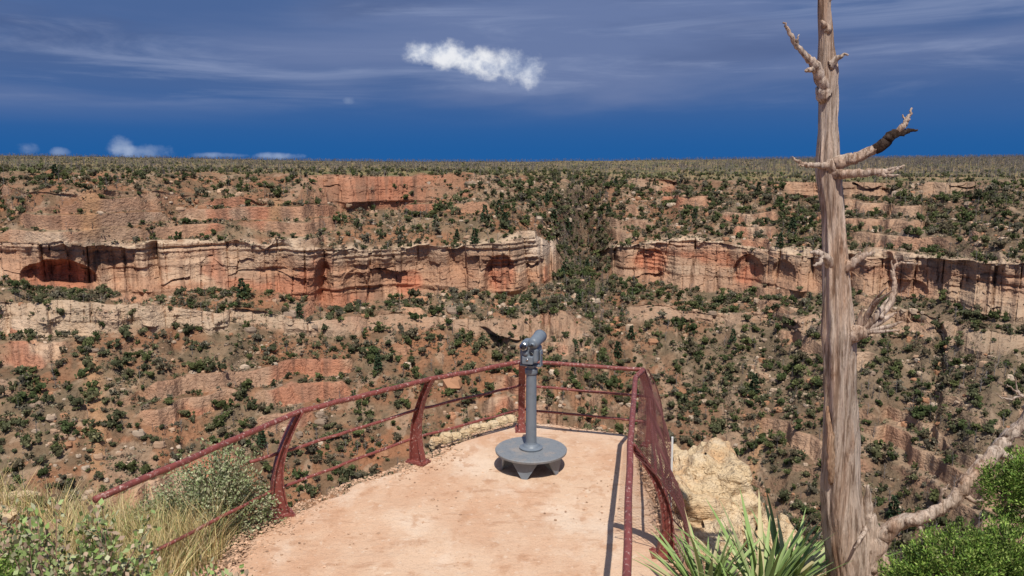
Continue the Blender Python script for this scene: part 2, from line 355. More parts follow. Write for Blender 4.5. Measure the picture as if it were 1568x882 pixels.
def fproto(seed):
    r=np.random.default_rng(seed);mb=MB();tube(mb,[[0,0,-.3],[0,0,3.0]],[.09,.02],4,(1.3,.9,.6),cap=False)
    n=260;z=r.uniform(.25,3.1,n);R=(3.2-z)/3.2*.85*r.uniform(.3,1,n);a=r.uniform(0,6.28,n)
    P=np.stack([R*np.cos(a),R*np.sin(a),z],1);D=np.stack([np.cos(a),np.sin(a),-.2+0*a],1)+r.normal(0,.3,(n,3));D/=np.linalg.norm(D,axis=1)[:,None]
    S_=np.cross(D,r.normal(size=(n,3)));S_/=np.linalg.norm(S_,axis=1)[:,None];L=r.uniform(.25,.5,(n,1))
    mb.add(np.stack([P,P+D*L*.5+S_*L*.4,P+D*L,P+D*L*.5-S_*L*.4],1).reshape(-1,3),np.arange(4*n).reshape(n,4),np.repeat(r.uniform(.7,1.3,(n,1))*np.ones((1,3)),4,axis=0))
    return np.vstack(mb.V),np.vstack(mb.F),np.vstack(mb.C)
pf=onslope*((lvm>4)&(lvm<5))*.0010*(Am<.1)*(Am>-.3)+onslope*.004*np.exp(-((Am-.07)/.03)**2)*((lvm>4.5)&(lvm<8))+onslope*.0003
pos,l,r=scatter(pf,15);n=len(pos);s=r.uniform(1.2,2.3,n)
instance('fir_stand',[fproto(i) for i in range(4)],pos,np.stack([s,s],1),np.array([[.045,.068,.035]])*r.uniform(.7,1.3,(n,1)),M_fol,r)
pos,l,r=scatter(onslope*.30*(.4+ss(.4,.6,fbm(Xm/9,Ym/9,120,3)))+plain*.012,6)
n=len(pos);s=r.lognormal(-.82,.35,n)
pal=np.array([[.14,.13,.075],[.18,.155,.10],[.095,.105,.05],[.15,.115,.085],[.21,.17,.12]])
instance('desert_scrub',[proto(20+i,18,.85,.7,False) for i in range(4)],pos,np.stack([s,s*.8],1),pal[r.integers(0,5,n)]*r.uniform(.7,1.2,(n,1)),M_fol,r)
def bproto(seed):
    r=np.random.default_rng(seed);th=np.linspace(0,2*np.pi,7,endpoint=False);ph=np.linspace(.02,np.pi-.02,5)
    V=np.array([[math.sin(p)*math.cos(t),math.sin(p)*math.sin(t),math.cos(p)] for p in ph for t in th])
    V=np.sign(V)*abs(V)**.65*r.uniform(.75,1.15,(len(V),1))*np.array([1,.8,.6])
    F=[[i*7+j,(i+1)*7+j,(i+1)*7+(j+1)%7,i*7+(j+1)%7] for i in range(4) for j in range(7)]
    return V,np.array(F),np.ones((len(V),3))
pos,l,r=scatter(onslope*.06*(.2+2*ss(.48,.62,fbm(Xm/20,Ym/14,130,3))),8)
n=len(pos);s=r.lognormal(-.65,.60,n)
pal=np.array([[.44,.29,.19],[.47,.35,.25],[.40,.21,.12],[.30,.22,.16],[.50,.39,.29]])
instance('scattered_boulders',[bproto(i) for i in range(5)],pos,np.stack([s,s],1),pal[r.integers(0,5,n)]*r.uniform(.8,1.15,(n,1)),M_rock,r)
def sproto(seed):
    r=np.random.default_rng(seed);mb=MB();tube(mb,[[0,0,-.3],[.05,0,1.5],[.1,.05,3]],[.08,.055,.02],4,cap=False)
    for i in range(8):
        a=r.uniform(0,6.28);z=r.uniform(.5,2.5);L=r.uniform(.3,.9);tube(mb,[[.03,0,z],[math.cos(a)*L,math.sin(a)*L,z+L*.8]],[.032,.012],3,cap=False)
    return np.vstack(mb.V),np.vstack(mb.F),np.ones((mb.n,3))
pos,l,r=scatter(onslope*.010*(1+5*ntm*(lvm<8))*(1+2.0*ss(.2,.5,Am))+plain*.012*(.4+ss(.1,.5,Am))+((lvm>1.7)&(lvm<2.4))*.0035*(abs(Am)<.75),9)
n=len(pos);s=r.uniform(.8,1.5,n)*(1+ss(420,800,pos[:,1])*.5)
instance('burnt_snag_stand',[sproto(i) for i in range(5)],pos,np.stack([s,s],1),np.array([[.17,.15,.14]])*r.uniform(.5,1.5,(n,1)),M_fol,r)

# ------------------------------------------------------------------ near hillside
xs=np.linspace(-14,12,430);ys=np.linspace(-9,13,380);GX,GY=np.meshgrid(xs,ys)
def yedge(x):
    return np.interp(x,[-14,-5,-3.4,-2.75,-2.2,-1.1,-.7,.1,1.4,1.55,1.75,2.4,12],[8.4,7.7,7.2,6.9,7.35,8.7,9.2,10.0,9.55,9.0,6.4,5.9,5.5])
def ground(x,y):
    z=1.75*(1-ss(-1,4.5,y))-.10
    z=z+(fbm(x*.7,y*.7,140,4)-.5)*.35*ss(-2.6,-3.6,x)+(fbm(x*3,y*3,141,3)-.5)*.06
    z=z-ss(1.5,2.3,x)*.25*ss(3,5,y)
    e=yedge(x)+(fbm(x*1.2,y*1.2,142,3)-.5)*.5*ss(-2.5,-3.2,x)
    d=np.maximum(y-e,0)
    return z-d*7-ss(0,.5,d)*.3
GZ=ground(GX,GY)
idx=np.arange(GX.size).reshape(GX.shape)
F=np.stack([idx[:-1,:-1],idx[:-1,1:],idx[1:,1:],idx[1:,:-1]],-1).reshape(-1,4)
fast_mesh('overlook_hillside_ground',np.stack([GX,GY,GZ],-1).reshape(-1,3),F,M_soil,smooth=True)
yy=np.concatenate([np.linspace(3.0,9.3,150),np.linspace(9.32,9.95,24)])
xl=np.interp(yy,[3,6.1,6.5,7.19,8.54,9.0,9.6,9.95],[-2.75,-2.58,-2.50,-2.30,-1.18,-.80,-.25,.15])
xr=np.interp(yy,[3,6.4,9.3,9.45,9.95],[1.15,1.42,1.50,1.45,.30])
xl=xl+(fbm(yy*2.5,0*yy,150,3)-.5)*.30;xr=xr+(fbm(yy*2.5,0*yy,151,3)-.5)*.10
t=np.linspace(0,1,90)[None,:];PX=xl[:,None]*(1-t)+xr[:,None]*t;PY=yy[:,None]+0*t
PZ=.0+(fbm(PX*1.1,PY*1.1,152,3)-.5)*.05
PZ=PZ+1.6*(1-ss(-1,4.5,PY))
ed=np.minimum(np.minimum(t,1-t)*3.5,(9.97-PY)*1.0);PZ=PZ-.13*(1-ss(0,.10,ed))
idx=np.arange(PX.size).reshape(PX.shape)
F=np.stack([idx[:-1,:-1],idx[:-1,1:],idx[1:,1:],idx[1:,:-1]],-1).reshape(-1,4)
fast_mesh('overlook_path',np.stack([PX,PY,PZ],-1).reshape(-1,3),F,M_plat,smooth=True)
def pebble(mb,p,s,c,sq=.6):
    V=np.array([[1,0,0],[0,1,0],[-1,0,0],[0,-1,0],[.6,.6,.6],[-.6,.6,.6],[-.6,-.6,.6],[.6,-.6,.6]],float)*rng.uniform(.7,1.2,(8,3))*s*np.array([1,1,sq])
    V=V@rotz(rng.uniform(0,6.28)).T
    mb.add(V+p,[[0,1,5,4],[1,2,6,5],[2,3,7,6],[3,0,4,7],[4,5,6,7]],c)
mb=MB()
for i in range(4200):
    y=rng.uniform(5.2,9.9);side=rng.random()<.8
    if side:
        x=np.interp(y,yy,xl)+abs(rng.normal(0,.20))-.10
    else: x=np.interp(y,yy,xr)-abs(rng.normal(0,.12))+.04
    if rng.random()<.12: x=rng.uniform(np.interp(y,yy,xl),np.interp(y,yy,xr))
    pebble(mb,(x,y,-.005),rng.lognormal(-4.6,.4),np.array([.50,.32,.21])*rng.uniform(.6,1.4))
mb.obj('gravel',M_rock)
def rockmesh(name,cen,size,seed,m,rough=.25,nu=64,nv=44,parent=None,pw=.55,lay=.0):
    u=np.linspace(0,2*np.pi,nu,endpoint=False);v=np.linspace(.01,np.pi-.01,nv);U,Vv=np.meshgrid(u,v)
    D=np.stack([np.sin(Vv)*np.cos(U),np.sin(Vv)*np.sin(U),np.cos(Vv)],-1)
    D=np.sign(D)*abs(D)**pw
    n=fbm(D[...,0]*2+seed,D[...,1]*2+D[...,2]*2.3,seed,4)-.5+(fbm(D[...,0]*5+D[...,2]*3,D[...,1]*5-D[...,2]*4+seed,seed+3,3)-.5)*.4
    s=1+n*rough*2+lay*(hsh(np.floor(D[...,2]*4+n*3),0*D[...,2],seed)-.5)
    P=D*s[...,None]*np.array(size)/2+np.array(cen)
    idx=np.arange(nu*nv).reshape(nv,nu);F=np.stack([idx[:-1],idx[1:],np.roll(idx[1:],-1,1),np.roll(idx[:-1],-1,1)],-1).reshape(-1,4)
    return fast_mesh(name,P.reshape(-1,3),F,m,smooth=False,parent=parent)
kerb=empty('stone_kerb')
for i in range(9):
    f=i/8;x=-.86+f*.9;y=9.08+f*.85
    rockmesh('kerb_stone_%d'%i,(x-.06,y+.12,-.02+.02*math.sin(i*2)),(.17,.15,.16),200+i,M_cream,.12,20,14,kerb,.7)
out=empty('limestone_outcrop')
rockmesh('upper_block',(2.05,8.45,-.70),(1.12,1.8,1.62),301,M_cream,.20,120,100,out,.40,.12)
rockmesh('lower_block',(2.55,8.0,-1.45),(1.15,1.8,1.75),305,M_cream,.20,120,100,out,.40,.12)
rockmesh('ledge_block',(1.85,7.5,-1.00),(.95,1.5,1.5),309,M_cream,.20,100,80,out,.42,.12)
rockmesh('foot_block',(2.30,7.2,-1.50),(1.3,1.3,1.5),313,M_cream,.20,100,80,out,.42,.12)
rockmesh('limestone_ledge',(-5.6,7.5,-.22),(1.6,.9,.5),311,M_cream,.2,80,50,None,.6,.1)

# ------------------------------------------------------------------ railing
rail=empty('metal_railing')
TOP=[(-2.96,5.33),(-2.03,7.32),(-.873,8.46),(.124,9.21),(1.50,8.83),(1.35,8.5),(1.0,6.43),(.62,4.0)]
def post(name,base,top,H=1.0,wb=.17,wt=.055):
    b=np.array([base[0],base[1],0.]);d=np.array([top[0]-base[0],top[1]-base[1],0.]);L=np.linalg.norm(d);e=d/L;s=np.array([-e[1],e[0],0])
    mb=MB();n=14;inner=[];outer=[]
    for i in range(n+1):
        f=i/n;c=-.045*math.sin(f*math.pi)+L*f**2.2;w=wt+(wb-wt)*(1-f)**2.6
        z=f*H;p=b+e*c+np.array([0,0,z]);inner.append(p+e*w/2);outer.append(p-e*w/2)
    inner=np.array(inner);outer=np.array(outer)
    def strip(A_,B_,th):
        V=[];F=[]
        for a,bb in zip(A_,B_): V+= [a+s*th,bb+s*th,bb-s*th,a-s*th]
        for i in range(len(A_)-1):
            o=4*i
            for k in range(4): F.append([o+k,o+(k+1)%4,o+4+(k+1)%4,o+4+k])
        F+= [[3,2,1,0],[4*len(A_)-4,4*len(A_)-3,4*len(A_)-2,4*len(A_)-1]]
        mb.add(np.array(V),F)
    strip(inner-e*.006,outer+e*.006,.006)
    strip(inner+e*.006,inner-e*.0055,.040)
    strip(outer+e*.0055,outer-e*.006,.040)
    box(mb,b+np.array([0,0,.008]),(.24,.16,.022),np.stack([e,s,[0,0,1]],1))
    for q in(-1,1):
        for q2 in(-1,1): 
            pp=b+e*.095*q+s*.058*q2;tube(mb,[pp+[0,0,.015],pp+[0,0,.04]],[.012,.012],6)
    mb.obj(name,M_rail,parent=rail)
post('post_1',(-2.22,7.19),(-2.03,7.31))
post('post_2',(-1.06,8.55),(-.885,8.45))
post('post_3',(.12,9.62),(.124,9.23))
post('post_4',(1.66,9.12),(1.48,8.83))
post('post_5',(1.32,6.43),(1.01,6.43),wb=.13)
def jit(P,a=.006):
    P=np.array(P,float);out=[]
    for i in range(len(P)-1):
        k=8
        for j in range(k): out.append(P[i]*(1-j/k)+P[i+1]*j/k)
    out.append(P[-1]);out=np.array(out);out[1:-1]+=rng.normal(0,a,(len(out)-2,3))*[.5,.5,1];return out
mb=MB();tube(mb,jit([(x,y,1.0) for x,y in TOP[:4]],.003),.026,10);mb.obj('top_rail_1',M_rail,True,rail)
mb=MB();tube(mb,jit([(.124,9.21,1.0),(1.50,8.83,1.0)],.003),.024,10);mb.obj('top_rail_2',M_rail,True,rail)
mb=MB();tube(mb,jit([(1.50,8.83,1.0),(1.36,8.5,1.0),(1.0,6.43,1.0),(.62,4.0,1.02)],.003),.027,10);mb.obj('top_rail_3',M_rail,True,rail)
mb=MB()
mid1=[(-2.42,6.99,.62),(-2.185,7.25,.62),(-1.03,8.56,.62),(.12,9.50,.62),(1.60,9.03,.62)]
low1=[(-3.0,5.75,.26),(-2.27,7.20,.26),(-1.12,8.60,.26),(.12,9.66,.26),(1.68,9.16,.26)]
tube(mb,jit(mid1,.003),.017,8);tube(mb,jit(low1,.003),.016,8)
tube(mb,jit([(1.62,9.05,.60),(1.24,6.43,.60)],.004),.013,8);tube(mb,jit([(1.70,9.15,.22),(1.36,6.2,.22)],.004),.013,8)
mb.obj('lower_rails',M_rail,True,rail)
mb=MB()
def surf(s,h):
    yb_=9.05+(6.15-9.05)*s;f=h
    xt=np.interp(8.83+(6.15-8.83)*s,[6.15,6.43,8.5,8.83],[.97,1.02,1.38,1.52]);xb=1.74+(1.42-1.74)*s
    xx=xb+(xt-xb)*f**2.6+.05*math.sin(s*9)*(1-f)+.035*math.sin(s*23+2)*(1-f)
    return np.array([xx+.03,yb_+(8.83+(6.15-8.83)*s-yb_)*f,.02+.99*h+.02*math.sin(s*13)*(1-f)])
Lm,Hm=2.8,1.03;pit=.062
k=int((Lm+Hm)/pit)
for i in range(k):
    for sg in(1,-1):
        s0=-Hm+i*pit
        pts=[]
        for j in range(13):
            h=j/12;sx=(s0+Hm*h) if sg==1 else (s0+Hm*(1-h))
            if 0<=sx<=Lm: pts.append(surf(sx/Lm,h))
        if len(pts)>2: tube(mb,pts,.0028,3,cap=False)
tube(mb,[surf(s_,0) for s_ in np.linspace(0,1,24)],.006,5);tube(mb,[surf(1,h_) for h_ in np.linspace(0,1,12)],.006,5);tube(mb,[surf(0,h_) for h_ in np.linspace(0,1,12)],.006,5)
mb.obj('wire_mesh',M_wire,parent=rail)
mb=MB();tube(mb,[(1.60,7.55,-.75),(1.59,7.55,.66)],.011,8);mb.obj('white_pole',M_white)

# ------------------------------------------------------------------ coin viewer
vw=empty('tower_viewer_telescope');vx,vy=.21,8.37
def lathe(mb,cx,cy,prof,n=32):
    V=[];F=[]
    for (r_,z) in prof:
        for a in np.arange(n)/n*2*np.pi: V.append((cx+r_*math.cos(a),cy+r_*math.sin(a),z))
    for i in range(len(prof)-1):
        for j in range(n): F.append([i*n+j,i*n+(j+1)%n,(i+1)*n+(j+1)%n,(i+1)*n+j])
    mb.add(V,F)
mb=MB();lathe(mb,vx,vy,[(.001,.195),(.36,.195),(.392,.200),(.396,.222),(.388,.230),(.10,.232),(.001,.232)],56)
mb.obj('step_plate',M_plate,parent=vw)
mb=MB()
for k in range(5):
    a=k*math.pi*2/5+math.radians(-104);e=np.array([math.cos(a),math.sin(a),0]);s=np.array([-e[1],e[0],0]);c=np.array([vx,vy,0])
    o=c+e*.31
    V=[o-s*.15+[0,0,.194],o+s*.15+[0,0,.194],o+e*.02+s*.015+[0,0,-.02],o+e*.02-s*.015+[0,0,-.02]]
    V+= [p-e*.015 for p in V];mb.add(np.array(V),[[0,1,2,3],[7,6,5,4],[0,4,5,1],[1,5,6,2],[2,6,7,3],[3,7,4,0]])
    V=[o+s*.005+[0,0,.19],o+e*.015+s*.005+[0,0,.0],c+e*.08+s*.005+[0,0,.12],c+e*.08+s*.005+[0,0,.19]];V+=[p-s*.01 for p in V]
    mb.add(np.array(V),[[0,1,2,3],[7,6,5,4],[0,4,5,1],[1,5,6,2],[2,6,7,3],[3,7,4,0]])
lathe(mb,vx,vy,[(.085,.19),(.085,.06)],20)
mb.obj('legs',M_grey,parent=vw)
mb=MB();lathe(mb,vx,vy,[(.001,.231),(.125,.233),(.13,.25),(.095,.262),(.085,.275),(.066,.29),(.060,.31),(.056,1.08),(.066,1.085),(.070,1.10),(.070,1.135),(.052,1.15),(.052,1.165),(.080,1.172),(.082,1.185),(.001,1.19)],32)
mb.obj('pedestal',M_grey,smooth=False,parent=vw)
def cyl(mb,p,q,r0,r1=None,n=24): tube(mb,[p,q],[r0,r1 if r1 is not None else r0],n)
ra=math.radians(-16)
R=rotz(ra)
W=lambda x,y,z:np.array([vx,vy,0])+R@np.array([x,y,0])+np.array([0,0,z])
def rbox(name,cen,size,m,bev=.02):
    mb_=MB();box(mb_,(0,0,0),size);o=mb_.obj(name,m,False,vw);o.location=W(*cen);o.rotation_euler=(0,0,ra)
    b=o.modifiers.new('b','BEVEL');b.width=bev;b.segments=3;return o
rbox('yoke_arm_1',(-.108,0,1.265),(.016,.08,.17),M_grey,.006);rbox('yoke_arm_2',(.108,0,1.265),(.016,.08,.17),M_grey,.006)
rbox('yoke_base',(0,0,1.18),(.232,.10,.02),M_grey,.006)
rbox('housing',(0,.01,1.305),(.185,.23,.17),M_grey,.03)
rbox('housing_top',(-.03,-.01,1.405),(.135,.20,.11),M_grey,.035)
rbox('coin_box',(-.01,-.118,1.26),(.12,.045,.09),M_grey,.012)
mb=MB();tube(mb,[W(.045,-.12,1.435),W(.045,-.09,1.44),W(.045,.17,1.455),W(.045,.20,1.455)],[.045,.062,.068,.076],28);mb.obj('telescope_barrel',M_grey,True,vw)
mb=MB();cyl(mb,W(-.045,-.09,1.42),W(-.045,-.165,1.415),.045,.040);cyl(mb,W(.045,-.11,1.433),W(.045,-.155,1.43),.028,.026);cyl(mb,W(-.03,-.13,1.335),W(-.03,-.145,1.335),.028,.028);mb.obj('eyepieces',M_grey,True,vw)
mb=MB();cyl(mb,W(-.045,-.164,1.415),W(-.045,-.171,1.415),.031);cyl(mb,W(.045,-.154,1.43),W(.045,-.160,1.43),.019);cyl(mb,W(.045,.195,1.455),W(.045,.205,1.455),.06);cyl(mb,W(.035,-.12,1.335),W(.035,-.127,1.335),.016);mb.obj('lenses',M_dark,True,vw)
mb=MB();cyl(mb,W(-.045,-.152,1.416),W(-.045,-.168,1.416),.044,.044);cyl(mb,W(-.122,0,1.31),W(.122,0,1.31),.022);cyl(mb,W(-.01,-.14,1.27),W(-.01,-.15,1.27),.012);mb.obj('trim_rings_and_pivot',M_chrome,True,vw)

# ------------------------------------------------------------------ dead tree
dt=empty('dead_juniper_tree')
ty=5.2
tr=[(2.43,-.9,.20),(2.42,-.2,.165),(2.40,.40,.142),(2.349,.79,.135),(2.278,1.18,.122),(2.226,1.556,.118),(2.207,1.83,.104),(2.185,2.105,.098),(2.171,2.24,.110),(2.132,2.504,.090),(2.109,2.722,.084),(2.098,3.023,.070),(2.062,3.317,.080),(2.033,3.565,.058),(2.012,3.769,.058),(1.993,3.931,.064),(1.98,4.13,.044),(1.961,4.366,.038),(1.95,4.62,.030),(1.955,4.95,.016),(1.96,5.1,.004)]
P=[(x+.012*math.sin(z*5.3),ty+.03*math.sin(z*2.1),z) for x,z,_ in tr];P,Rr=smoothpath(P,[a[2] for a in tr],14)
def gro(tw,dep):
    def g(ang,L,i):
        a=ang+tw*L
        q=fbm(np.cos(a)*1.6+7,np.sin(a)*1.6+L*.5,400,3)-.5
        q2=abs(vn(np.cos(a)*4.5+20,np.sin(a)*4.5+L*.5,402)-.5)
        q3=abs(vn(np.cos(a)*10+20,np.sin(a)*10+L*.9,404)-.5)
        q4=np.clip(vn(np.cos(ang)*1.5+3+0*L,np.sin(ang)*1.5+L*3.1,406)-.78,0,1)*1.6
        return 1+dep*(q*1.1+q2*.9+q3*.6-.28)+q4*dep
    return g
wc=(.53,.425,.345)
mb=MB();tube(mb,P,Rr,64,wc,gro(.35,.42));mb.obj('trunk',M_wood,True,dt)
bc=[0]
def branch(pts,rs,n=6,c=wc,dep=.35,kn=.006,name=None):
    pts=np.array(pts,float);P_,R_=smoothpath(pts,rs,n);P_[1:]+=rng.normal(0,kn*.6,(len(P_)-1,3))
    mb=MB();tube(mb,P_,R_,14,c,gro(1.0,dep));bc[0]+=1;return mb.obj(name or 'branch_%d'%bc[0],M_wood,True,dt)
y0=ty
branch([(1.99,y0,3.78),(1.955,y0-.02,3.86),(1.907,y0-.05,3.95),(1.825,y0-.08,4.02),(1.745,y0-.1,4.10),(1.70,y0-.11,4.165),(1.662,y0-.12,4.215)],[.05,.036,.03,.018,.014,.011,.004])
branch([(1.90,y0-.05,3.95),(1.85,y0-.07,3.935),(1.83,y0-.08,3.925)],[.022,.014,.006])
branch([(1.76,y0-.1,4.09),(1.755,y0-.12,4.14)],[.011,.003])
branch([(2.0,y0-.02,3.97),(2.05,y0-.05,4.02),(2.10,y0-.06,4.03)],[.03,.012,.004])
branch([(1.98,y0,4.18),(1.93,y0-.03,4.24)],[.03,.008]);branch([(1.96,y0,4.36),(2.01,y0-.03,4.40)],[.02,.006])
branch([(2.05,y0-.02,3.34),(2.12,y0-.05,3.37),(2.20,y0-.09,3.40),(2.30,y0-.12,3.455)],[.06,.04,.034,.028])
branch([(2.28,y0-.115,3.445),(2.33,y0-.13,3.48),(2.37,y0-.14,3.535),(2.42,y0-.14,3.545),(2.47,y0-.14,3.555),(2.53,y0-.14,3.57)],[.03,.034,.028,.024,.014,.004],c=(.07,.05,.04))
branch([(2.39,y0-.14,3.54),(2.43,y0-.15,3.585),(2.45,y0-.16,3.63),(2.472,y0-.16,3.70)],[.022,.018,.013,.003])
branch([(2.44,y0-.15,3.61),(2.425,y0-.15,3.66)],[.01,.003])
branch([(2.05,y0-.03,3.30),(2.15,y0-.1,3.295),(2.26,y0-.14,3.305),(2.36,y0-.16,3.31),(2.45,y0-.17,3.35)],[.035,.026,.022,.014,.004])
branch([(2.28,y0-.14,3.305),(2.34,y0-.16,3.285),(2.42,y0-.17,3.29)],[.016,.011,.004]);branch([(2.33,y0-.15,3.31),(2.40,y0-.17,3.335),(2.44,y0-.18,3.33)],[.012,.008,.003])
branch([(2.05,y0-.02,3.34),(1.95,y0-.07,3.345),(1.86,y0-.1,3.35),(1.80,y0-.12,3.37),(1.765,y0-.12,3.40)],[.03,.017,.013,.01,.003]);branch([(1.86,y0-.1,3.35),(1.80,y0-.13,3.345)],[.01,.003])
branch([(2.10,y0-.03,2.70),(2.02,y0-.09,2.76),(1.96,y0-.11,2.79),(1.91,y0-.12,2.80)],[.045,.026,.018,.004]);branch([(2.0,y0-.1,2.77),(1.97,y0-.12,2.72),(1.93,y0-.13,2.71)],[.02,.012,.004])
branch([(2.12,y0-.03,2.66),(2.20,y0-.09,2.72),(2.26,y0-.1,2.77),(2.34,y0-.1,2.79)],[.045,.028,.02,.005]);branch([(2.22,y0-.09,2.73),(2.24,y0-.11,2.80)],[.018,.004])
root=[(2.18,y0-.04,2.22),(2.25,y0-.10,2.26),(2.32,y0-.13,2.29)]
branch(root,[.075,.055,.030])
for tip,m_,r_ in [((2.36,2.54),(2.325,2.42),.018),((2.31,2.52),(2.295,2.40),.016),((2.43,2.50),(2.36,2.40),.018),((2.26,2.45),(2.265,2.36),.013),((2.51,2.40),(2.41,2.36),.018),((2.54,2.35),(2.43,2.32),.012),((2.39,2.58),(2.345,2.45),.012),((2.47,2.46),(2.39,2.38),.012),((2.50,2.30),(2.41,2.29),.009),((2.34,2.60),(2.32,2.46),.010)]:
    branch([(2.27,y0-.11,2.26),(m_[0],y0-.15+rng.normal(0,.03),m_[1]),(tip[0],y0-.18+rng.normal(0,.06),tip[1])],[r_*1.5,r_,.002],kn=.002)
branch([(2.38,y0-.15,2.37),(2.46,y0-.12,2.48),(2.485,y0-.1,2.58),(2.46,y0-.1,2.66),(2.50,y0-.1,2.72),(2.62,y0-.1,2.72)],[.018,.020,.014,.010,.007,.003]);branch([(2.48,y0-.1,2.62),(2.45,y0-.1,2.74)],[.010,.003]);branch([(2.49,y0-.1,2.70),(2.47,y0-.1,2.77)],[.008,.002])
branch([(2.12,y0-.05,1.75),(2.135,y0-.09,1.55),(2.15,y0-.1,1.35),(2.17,y0-.08,1.2)],[.010,.022,.024,.012],c=(.45,.30,.20))
branch([(2.62,y0+.03,-.5),(2.60,y0+.02,.2),(2.57,y0,.55),(2.50,y0,.85),(2.465,y0,1.0),(2.46,y0,1.17)],[.11,.09,.08,.055,.035,.006],dep=.5,name='split_stem')
branch([(2.50,y0,.55),(2.56,y0-.02,.78),(2.66,y0-.06,.91),(2.79,y0-.1,.97),(2.97,y0-.1,1.08),(3.09,y0-.08,1.22),(3.25,y0-.05,1.39),(3.36,y0,1.48),(3.50,y0,1.64),(3.72,y0+.1,1.87),(4.0,y0+.2,2.04)],[.085,.066,.050,.043,.040,.046,.038,.040,.036,.03,.02],dep=.55,kn=.012,name='low_limb')
branch([(3.05,y0-.09,1.15),(3.14,y0-.12,1.10),(3.20,y0-.14,1.14)],[.02,.014,.004]);branch([(3.30,y0-.03,1.41),(3.42,y0-.08,1.36),(3.50,y0-.1,1.22),(3.56,y0-.1,1.05)],[.03,.022,.016,.006])
branch([(3.45,y0,1.58),(3.48,y0-.03,1.75),(3.40,y0-.05,1.83),(3.30,y0-.06,1.90)],[.02,.012,.008,.003]);branch([(3.46,y0,1.72),(3.56,y0,1.82),(3.6,y0,1.95)],[.012,.008,.003]);branch([(2.42,y0-.1,.9),(2.30,y0-.2,.8)],[.02,.006])
branch([(3.45,y0-.02,1.80),(3.38,y0-.05,1.86),(3.36,y0-.05,1.95)],[.008,.006,.002]);branch([(3.42,y0-.04,1.82),(3.30,y0-.06,1.80),(3.22,y0-.08,1.84)],[.008,.005,.002])
branch([(2.92,y0-.1,1.05),(2.90,y0-.12,1.16),(2.94,y0-.13,1.22)],[.016,.010,.003]);branch([(2.75,y0-.1,.96),(2.80,y0-.15,.86),(2.86,y0-.16,.84)],[.018,.010,.003])

# ------------------------------------------------------------------ foreground plants
def shrub(name,cen,rad,nst,nl,L,W,pal,stem=(.22,.16,.11),up=.5,sr=.006,spread=.35,lm=.12,flat=.9):
    mb=MB();cen=np.array(cen,float);rad=np.array(rad,float);Pn=[];Dn=[]
    for i in range(nst):
        d=rng.normal(size=3);d[2]=abs(d[2])*flat*1.3+.1;d/=np.linalg.norm(d)
        tip=cen+d*rad*rng.uniform(.65,1.0);b=cen+np.array([rng.normal(0,.07),rng.normal(0,.07),-.05])
        m_=(b+tip)/2+rng.normal(0,.06,3)*rad;m_[2]+=.08*rad[2]
        P_,R_=smoothpath([b,m_,tip],[sr,sr*.7,sr*.25],4);tube(mb,P_,R_,4,stem,cap=False)
        k=int(nl/nst);t=rng.uniform(.35,1,k)**.7;q=np.array([np.interp(t,np.linspace(0,1,len(P_)),P_[:,c]) for c in range(3)]).T
        q=q+rng.normal(0,lm*.35,(k,3))*rad
        Pn.append(q);dd=(tip-m_)/np.linalg.norm(tip-m_);Dn.append(dd*up+rng.normal(0,spread,(k,3)))
    Pn=np.vstack(Pn);Dn=np.vstack(Dn);n=len(Pn);pal=np.array(pal)
    cl=pal[rng.integers(0,len(pal),n)]*rng.uniform(.7,1.3,(n,1))
    leaves(mb,Pn,Dn,rng.uniform(.6,1.2,n)*L,rng.uniform(.6,1.1,n)*W,cl)
    return mb.obj(name,M_leaf)
sage=[(.26,.30,.15),(.33,.35,.20),(.20,.25,.10),(.37,.36,.22)]
shrub('sagebrush_shrub',(-2.80,7.1,-.2),(.68,.5,1.0),190,12500,.036,.0095,sage)
shrub('sagebrush_shrub',(-3.35,7.0,-.25),(.45,.4,.6),90,4500,.035,.009,sage)
oak=[(.24,.32,.11),(.33,.40,.17),(.40,.40,.24),(.18,.26,.07),(.42,.31,.22)]
shrub('serviceberry_shrub',(-2.30,4.0,.15),(.74,.4,1.48),170,7800,.045,.0155,oak,stem=(.33,.20,.15),lm=.09,flat=1.5)
shrub('serviceberry_shrub',(-1.72,4.2,.05),(.42,.35,1.12),85,3400,.043,.015,oak,stem=(.33,.20,.15),flat=1.5)
shrub('serviceberry_shrub',(-2.95,4.4,.15),(.55,.4,1.25),90,4400,.042,.0145,oak,stem=(.33,.20,.15),flat=1.5)
jun=[(.14,.24,.04),(.21,.31,.055),(.10,.18,.03),(.27,.34,.09)]
